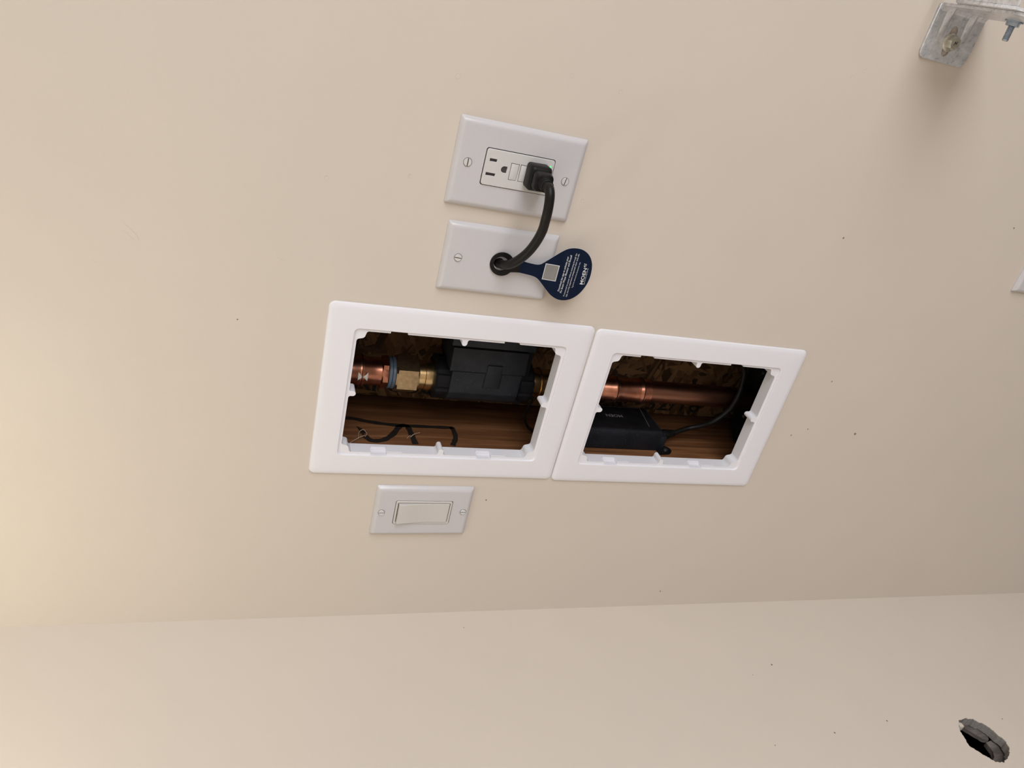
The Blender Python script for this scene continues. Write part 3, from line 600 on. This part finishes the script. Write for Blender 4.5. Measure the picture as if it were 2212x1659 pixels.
msub(box('end_cap', -0.0400, 0.0550, 0.0650, 0.1150, -0.1085, -0.0970, 'matte_black', None, 0.003, 2))
lo = thing('lower_water_pipe', 'copper pipe with press coupling running down behind the lower frame', 'pipe', (PX, PY, -0.30))
lathe_part('brass_fitting', [(0.0165, -0.112), (0.0185, -0.1185), (0.0185, -0.1290), (0.0200, -0.1293), (0.0200, -0.1310), (0.0183, -0.1314), (0.0183, -0.1450), (0.0160, -0.1470), (0.0160, -0.1700)], 'brass', lo)
lathe_part('press_coupling', [(0.0150, -0.165), (0.0163, -0.1660), (0.0163, -0.2300), (0.0176, -0.2325), (0.0176, -0.2380), (0.0162, -0.2400), (0.0160, -0.2690), (0.0163, -0.2700), (0.0176, -0.2722), (0.0176, -0.2755), (0.0165, -0.2765), (0.0165, -0.2850), (0.0148, -0.2856)], 'copper', lo)
for z_ in (-0.2352, -0.2738): lathe_part('press_groove', [(0.0177, z_ + 0.0006), (0.01785, z_ + 0.0004), (0.01785, z_ - 0.0004), (0.0177, z_ - 0.0006)], 'matte_black', lo)
lathe_part('copper_pipe', [(0.0143, -0.2700), (0.0143, Z0)], 'copper_dull', lo)

# power adapter screwed to the stud
pa = thing('power_adapter', 'black power adapter box lettered in grey, fixed to the stud in the lower opening', 'adapter', (SX, 0.080, -0.250))
def psub(o): o.data.transform(Matrix.Translation((-SX, -0.080, 0.250))); o.parent = pa; return o
psub(box('case', SX + 0.0005, -0.0600, 0.0515, 0.1120, -0.3095, -0.1880, 'navy_plastic', None, 0.0015, 2))
psub(box('top_label', -0.0610, -0.0596, 0.0545, 0.1105, -0.3065, -0.1910, 'matte_black', None, 0.0002, 1))
bm = bmesh.new()
for (a, b2) in (((0.0624, -0.2930), (0.1085, -0.2992)), ((0.1085, -0.2992), (0.1085, -0.2010))): strip(bm, [a, b2], 0.0006, -0.05945)
psub(from_bm('label_border', bm, 'ink_dim', None))
psub(text('brand_lettering', 'MOEN', (0, 0), (0.0243, 0), 'ink_dim', None, (-0.0596, 0.0884, -0.2630), (0, 0, 1), (0, -1, 0), 0.012, 0.00012, 0.0062))
psub(box('cord_socket', SX + 0.0005, -0.0690, 0.0540, 0.0880, -0.3200, -0.3090, 'navy_plastic', None, 0.0015, 2))
psub(side_shape('mounting_ear', [(0.0420, -0.3090)] + [(0.0520 + 0.0085 * math.cos(math.radians(a)), -0.3220 + 0.0085 * math.sin(math.radians(a))) for a in range(180, 361, 20)] + [(0.0640, -0.3090)], [circle(0.0520, -0.3220, 0.0030, 14)], SX + 0.0005, SX + 0.0030, 'black'))
bm = bmesh.new(); lathe(bm, [(0.0034, 0.0), (0.0032, 0.0012), (0.0016, 0.0018)], (SX + 0.0028, 0.0520, -0.3220), 'X', 18); psub(from_bm('ear_screw', bm, 'zinc_blue', None, smooth_angle=40))
bm = bmesh.new(); tube(bm, catmull([(-0.0740, 0.0680, -0.3180), (-0.0735, 0.0690, -0.3280), (-0.0725, 0.0705, -0.3380)], 6), [0.0068] * 6 + [0.0064 - 0.0003 * i for i in range(7)], 16); psub(from_bm('strain_relief', bm, 'black', None, smooth_angle=50))
cp = [(-0.0730, 0.0695, -0.3350), (-0.0690, 0.0730, -0.3503), (-0.0650, 0.0745, -0.3640), (-0.0580, 0.0700, -0.3760), (-0.0460, 0.0630, -0.3860), (-0.0354, 0.0620, -0.3958), (-0.0215, 0.0620, -0.4047), (0.0005, 0.0620, -0.4078), (0.0216, 0.0620, -0.4046), (0.0386, 0.0620, -0.3986), (0.0700, 0.0620, -0.3700), (0.1000, 0.0620, -0.3300), (0.1400, 0.0600, -0.2000), (0.1600, 0.0450, -0.0500), (0.1620, 0.0360, -0.0160)]
bm = bmesh.new(); tube(bm, catmull(cp, 8), 0.0034, 14); psub(from_bm('adapter_cord', bm, 'black_cord', None, smooth_angle=60))
cc = thing('sensor_cable', 'thin black cable looping from the monitor down to the stud', 'cable', (-0.036, 0.075, -0.118))
bm = bmesh.new(); tube(bm, catmull([(-0.0300, 0.0740, -0.1180), (-0.0370, 0.0750, -0.1265 + 0.001), (-0.0500, 0.0765, -0.1232), (-0.0645, 0.0775, -0.1232), (-0.0770, 0.0765, -0.1290), (-0.0835, 0.0760, -0.1385), (-0.0850, 0.0760, -0.1550), (-0.0800, 0.0780, -0.1750), (-0.0760, 0.0800, -0.1900)], 8), 0.0019, 12)
o = from_bm('cable', bm, 'black_cord', None, smooth_angle=60); o.data.transform(Matrix.Translation((0.036, -0.075, 0.118))); o.parent = cc
bm = bmesh.new(); tube(bm, [(-0.0868 + 0.0032 * math.cos(a), 0.0760 + 0.0046 * math.sin(a), -0.1400) for a in [math.pi * (-0.55 + 1.10 * i / 14) * 1.2 for i in range(15)]], 0.0012, 8)
o = from_bm('cable_clip', bm, 'black', None, smooth_angle=60); o.data.transform(Matrix.Translation((0.036, -0.075, 0.118))); o.parent = cc

# black box at the bottom of the bay
bb = thing('black_block', 'black plastic block with small screws at the bottom of the lower opening', 'block', (-0.03, 0.095, -0.62))
def bsub(o): o.data.transform(Matrix.Translation((0.03, -0.095, 0.62))); o.parent = bb; return o
def flat_plate(name, outer, holes_, z0, z1, mat):
    o = shape(name, outer, holes_, z0, z1, mat); o.data.transform(Matrix(((1, 0, 0, 0), (0, 0, 1, 0), (0, 1, 0, 0), (0, 0, 0, 1)))); o.data.flip_normals(); return o
bsub(flat_plate('top_plate', [(SX + 0.0008, 0.018), (0.062, 0.018), (0.062, 0.1120), (-0.020, 0.1120), (-0.066, 0.1080), (SX + 0.0008, 0.0860)], [circle(PX, PY, 0.0152, 28)], -0.456, -0.450, 'matte_black'))
bsub(flat_plate('skirt', [(SX + 0.0008, 0.018), (0.062, 0.018), (0.062, 0.1100), (-0.020, 0.1100), (-0.064, 0.1060), (SX + 0.0008, 0.0860)], [circle(PX, PY, 0.0300, 28)], -0.620, -0.456, 'matte_black'))
bsub(box('rib', 0.0060, 0.0085, 0.0580, 0.0860, -0.4502, -0.4470, 'navy_plastic', None, 0.0008, 2))
for (x_, y_) in ((0.0230, 0.0830), (-0.0480, 0.0850)):
    bm = bmesh.new(); lathe(bm, [(0.0026, 0.0), (0.0024, 0.0014), (0.0012, 0.0020)], (x_, y_, -0.4500), 'Z', 16); bsub(from_bm('screw', bm, 'zinc_blue', None, smooth_angle=40))
wi = thing('bare_wire', 'thin brown wire curling over the black block in the lower opening', 'wire', (0.0, 0.06, -0.447))
bm = bmesh.new(); tube(bm, catmull([(0.010, 0.068, -0.4480), (0.000, 0.064, -0.4440), (-0.012, 0.060, -0.4420), (-0.022, 0.060, -0.4440), (-0.030, 0.066, -0.4480)], 6), 0.0009, 8)
o = from_bm('wire', bm, 'copper_dull', None, smooth_angle=60); o.data.transform(Matrix.Translation((0, -0.06, 0.447))); o.parent = wi

# ------------------------------------------------------------------ galvanised bracket on the wall
gb = thing('steel_bracket', 'galvanised steel angle bracket bolted to the wall with a hex screw', 'bracket', (0.455, 0, -0.426))
def gsub(o): o.data.transform(Matrix.Translation((-0.455, 0, 0.426))); o.parent = gb; return o
FXX = 0.4800
slot_pts = [(0.4515 + 0.0125 * 0 + 0.0046 * math.cos(math.radians(a)) + 0.0095, -0.4255 + 0.0046 * math.sin(math.radians(a))) for a in range(-90, 91, 20)] + [(0.4515 + 0.0046 * math.cos(math.radians(a)) - 0.0095, -0.4255 + 0.0046 * math.sin(math.radians(a))) for a in range(90, 271, 20)]
out = [(FXX, -0.4570), (FXX, -0.3960)] + [(0.4372 + 0.006 * math.cos(math.radians(a)), -0.4010 + 0.006 * math.sin(math.radians(a))) for a in (90, 120, 150, 180)] + [(0.4358 + 0.005 * math.cos(math.radians(a)), -0.4500 + 0.006 * math.sin(math.radians(a))) for a in (180, 210, 240, 270)]
out = [(FXX, -0.3960), (FXX, -0.4570), (0.4480, -0.4570)] + [(0.4378 + 0.0062 * math.cos(math.radians(a)), -0.4490 + 0.0062 * math.sin(math.radians(a))) for a in (270, 240, 210, 180)] + [(0.4378 + 0.0062 * math.cos(math.radians(a)), -0.4022 + 0.0062 * math.sin(math.radians(a))) for a in (180, 150, 120, 90)]
gsub(shape('wall_leg', out, [slot_pts], -0.0026, -0.0002, 'zinc', None, 0.0004))
# embossed stiffening rib and flange leaving the wall
bm = bmesh.new()
def fl(y, z): return y, z
flange = [(-0.0002, -0.4570), (-0.0002, -0.4020), (-0.0040, -0.3972), (-0.0120, -0.3962), (-0.0980, -0.3962), (-0.0980, -0.4570)]
o = side_shape('arm_leg', flange, [], FXX - 0.0013, FXX + 0.0013, 'zinc'); gsub(o)
bm = bmesh.new(); prof = [(0, 0), (0.0055, 0.0), (0.0040, -0.0012), (0.0018, -0.0030), (0.0004, -0.0055)]
loft(bm, [[(FXX - a, -0.0024 + b2, z) for a, b2 in prof] for z in (-0.3975, -0.4560)], True, True, True); gsub(from_bm('bend_fillet', bm, 'zinc', None, smooth_angle=50))
for (z0, z1) in ((-0.4075, -0.4145), (-0.4365, -0.4440)):
    bm = bmesh.new(); lp = []
    for x_ in (0.4500, 0.4560, 0.4640, FXX - 0.001):
        h = {0.4500: 0.0001, 0.4560: 0.0006, 0.4640: 0.0016}.get(x_, 0.0050); lp.append([(x_, -0.0022, z0 + 0.001), (x_, -0.0026 - h * 0.5, z0 - 0.0005), (x_, -0.0026 - h, (z0 + z1) / 2), (x_, -0.0026 - h * 0.5, z1 + 0.0005), (x_, -0.0022, z1 - 0.001)])
    loft(bm, lp, True, True, True); gsub(from_bm('pressed_rib', bm, 'zinc', None, smooth_angle=50))
ls = thing('hex_lag_screw', 'dull hex washer-head screw through the bracket slot', 'screw', (0.4505, -0.0026, -0.4255))
bm = bmesh.new(); lathe(bm, [(0.0085, 0.0), (0.0086, -0.0010), (0.0074, -0.0019)], (0, 0, 0), 'Y', 30); from_bm('washer_face', bm, 'zinc_yellow', ls, smooth_angle=40)
bm = bmesh.new(); K = 6; lp = []
for (f, y, clip) in ((1.0, -0.0017, 9), (1.0, -0.0070, 9), (0.93, -0.0084, 0.93)):
    ringp = []
    for i in range(36):
        a = 2 * math.pi * i / 36; loc = (a % (math.pi / 3)) - math.pi / 6; q = min(0.0058 / math.cos(loc), 0.0062 if clip < 2 else 9) * (0.93 if clip < 2 else 1); ringp.append((q * math.cos(a + 0.3), y, q * math.sin(a + 0.3)))
    lp.append(ringp)
loft(bm, lp, True, True, True); from_bm('hex_head', bm, 'zinc_yellow', ls, smooth_angle=25)
bm = bmesh.new()
zig = [(-0.0018, 0.0016), (0.0016, 0.0010), (-0.0006, -0.0006), (0.0022, -0.0018)]
for a, b2 in zip(zig[:-1], zig[1:]):
    d = (Vector(b2) - Vector(a)).normalized(); nn = Vector((-d.y, d.x)) * 0.00035; q = [Vector(a) + nn, Vector(b2) + nn, Vector(b2) - nn, Vector(a) - nn]; bm.faces.new([bm.verts.new((v.x, -0.0085, v.y)) for v in q])
from_bm('head_mark', bm, 'marker', ls)
# bolted strap lying on the far side of the arm
st = thing('steel_strap', 'second galvanised strap bolted onto the bracket arm at the picture corner', 'strap', (FXX + 0.0026, -0.03, -0.43))
def ssub(o): o.data.transform(Matrix.Translation((-st.location.x, 0.03, 0.43))); o.parent = st; return o
ssub(side_shape('strap_web', [(-0.0060, -0.4450), (-0.0060, -0.4180), (-0.030, -0.3860), (-0.10, -0.3860), (-0.10, -0.4450)], [[(-0.062 + 0.016 * math.cos(math.radians(a)), -0.4130 + 0.0045 * math.sin(math.radians(a))) for a in range(0, 360, 30)]], FXX + 0.0015, FXX + 0.0040, 'zinc'))
ssub(box('strap_lip', FXX + 0.0040, FXX + 0.0180, -0.1000, -0.0100, -0.3890, -0.3864, 'zinc', None, 0.0006, 1))
bo = thing('arm_bolt', 'blue zinc bolt with nut pointing out of the bracket arm', 'bolt', (FXX, -0.052, -0.4400))
bm = bmesh.new(); lp = []
for (x_, r_) in ((-0.0014, 0.0064), (-0.0060, 0.0064)):
    lp.append([(x_, r_ * math.cos(2 * math.pi * i / 6), r_ * math.sin(2 * math.pi * i / 6)) for i in range(6)])
loft(bm, lp, True, True, True); bmesh.ops.bevel(bm, geom=list(bm.edges), offset=0.0005, segments=1, affect='EDGES'); from_bm('nut', bm, 'zinc_blue', bo)
bm = bmesh.new(); prof = [(0.0030, 0.0)]
for i in range(11): prof += [(0.0026, -0.006 - 0.0011 * i), (0.0031, -0.0065 - 0.0011 * i)]
prof += [(0.0022, -0.0190)]; lathe(bm, prof, (0, 0, 0), 'X', 20); from_bm('threaded_shank', bm, 'zinc_blue', bo, smooth_angle=30)
bm = bmesh.new(); lathe(bm, [(0.0082, -0.0013), (0.0082, -0.0026)], (0, 0, 0), 'X', 28); from_bm('washer', bm, 'zinc_blue', bo, smooth_angle=40)

# ------------------------------------------------------------------ right-hand wall, window frame and the bulb (out of the picture)
wr = side_shape('wall_right', [(-3.6, Z0), (0.3, Z0), (0.3, Z1), (-3.6, Z1)], [[(DAY_Y - DAY_W / 2, DAY_Z - DAY_H / 2), (DAY_Y + DAY_W / 2, DAY_Z - DAY_H / 2), (DAY_Y + DAY_W / 2, DAY_Z + DAY_H / 2), (DAY_Y - DAY_W / 2, DAY_Z + DAY_H / 2)]], DAY_X + 0.005, DAY_X + 0.10, 'paint')
struct(wr, 'beige painted wall with a wide window')
wf = side_shape('window_1', [(DAY_Y - DAY_W / 2 - 0.05, DAY_Z - DAY_H / 2 - 0.05), (DAY_Y + DAY_W / 2 + 0.05, DAY_Z - DAY_H / 2 - 0.05), (DAY_Y + DAY_W / 2 + 0.05, DAY_Z + DAY_H / 2 + 0.05), (DAY_Y - DAY_W / 2 - 0.05, DAY_Z + DAY_H / 2 + 0.05)],
                [[(DAY_Y - DAY_W / 2, DAY_Z - DAY_H / 2), (DAY_Y + DAY_W / 2, DAY_Z - DAY_H / 2), (DAY_Y + DAY_W / 2, DAY_Z + DAY_H / 2), (DAY_Y - DAY_W / 2, DAY_Z + DAY_H / 2)]], DAY_X - 0.012, DAY_X + 0.0048, 'plate')
struct(wf, 'white window casing on the right-hand wall')
lt = thing('wall_lamp', 'small bare warm bulb in a holder high on the left wall', 'light', (XC, BULB_POS[1], BULB_POS[2]))
bm = bmesh.new(); lathe(bm, [(0.045, 0.0), (0.045, 0.014), (0.022, 0.024), (0.020, 0.062)], (0, 0, 0), 'X', 30); from_bm('bulb_holder', bm, 'plate', lt, smooth_angle=40)
ld = bpy.data.lights.new('bulb', 'POINT'); ld.energy = BULB_POWER; ld.color = BULB_COLOR; ld.shadow_soft_size = 0.035
o = bpy.data.objects.new('bulb', ld); C.objects.link(o); o.parent = lt; o.location = (BULB_POS[0] - XC, 0, 0)
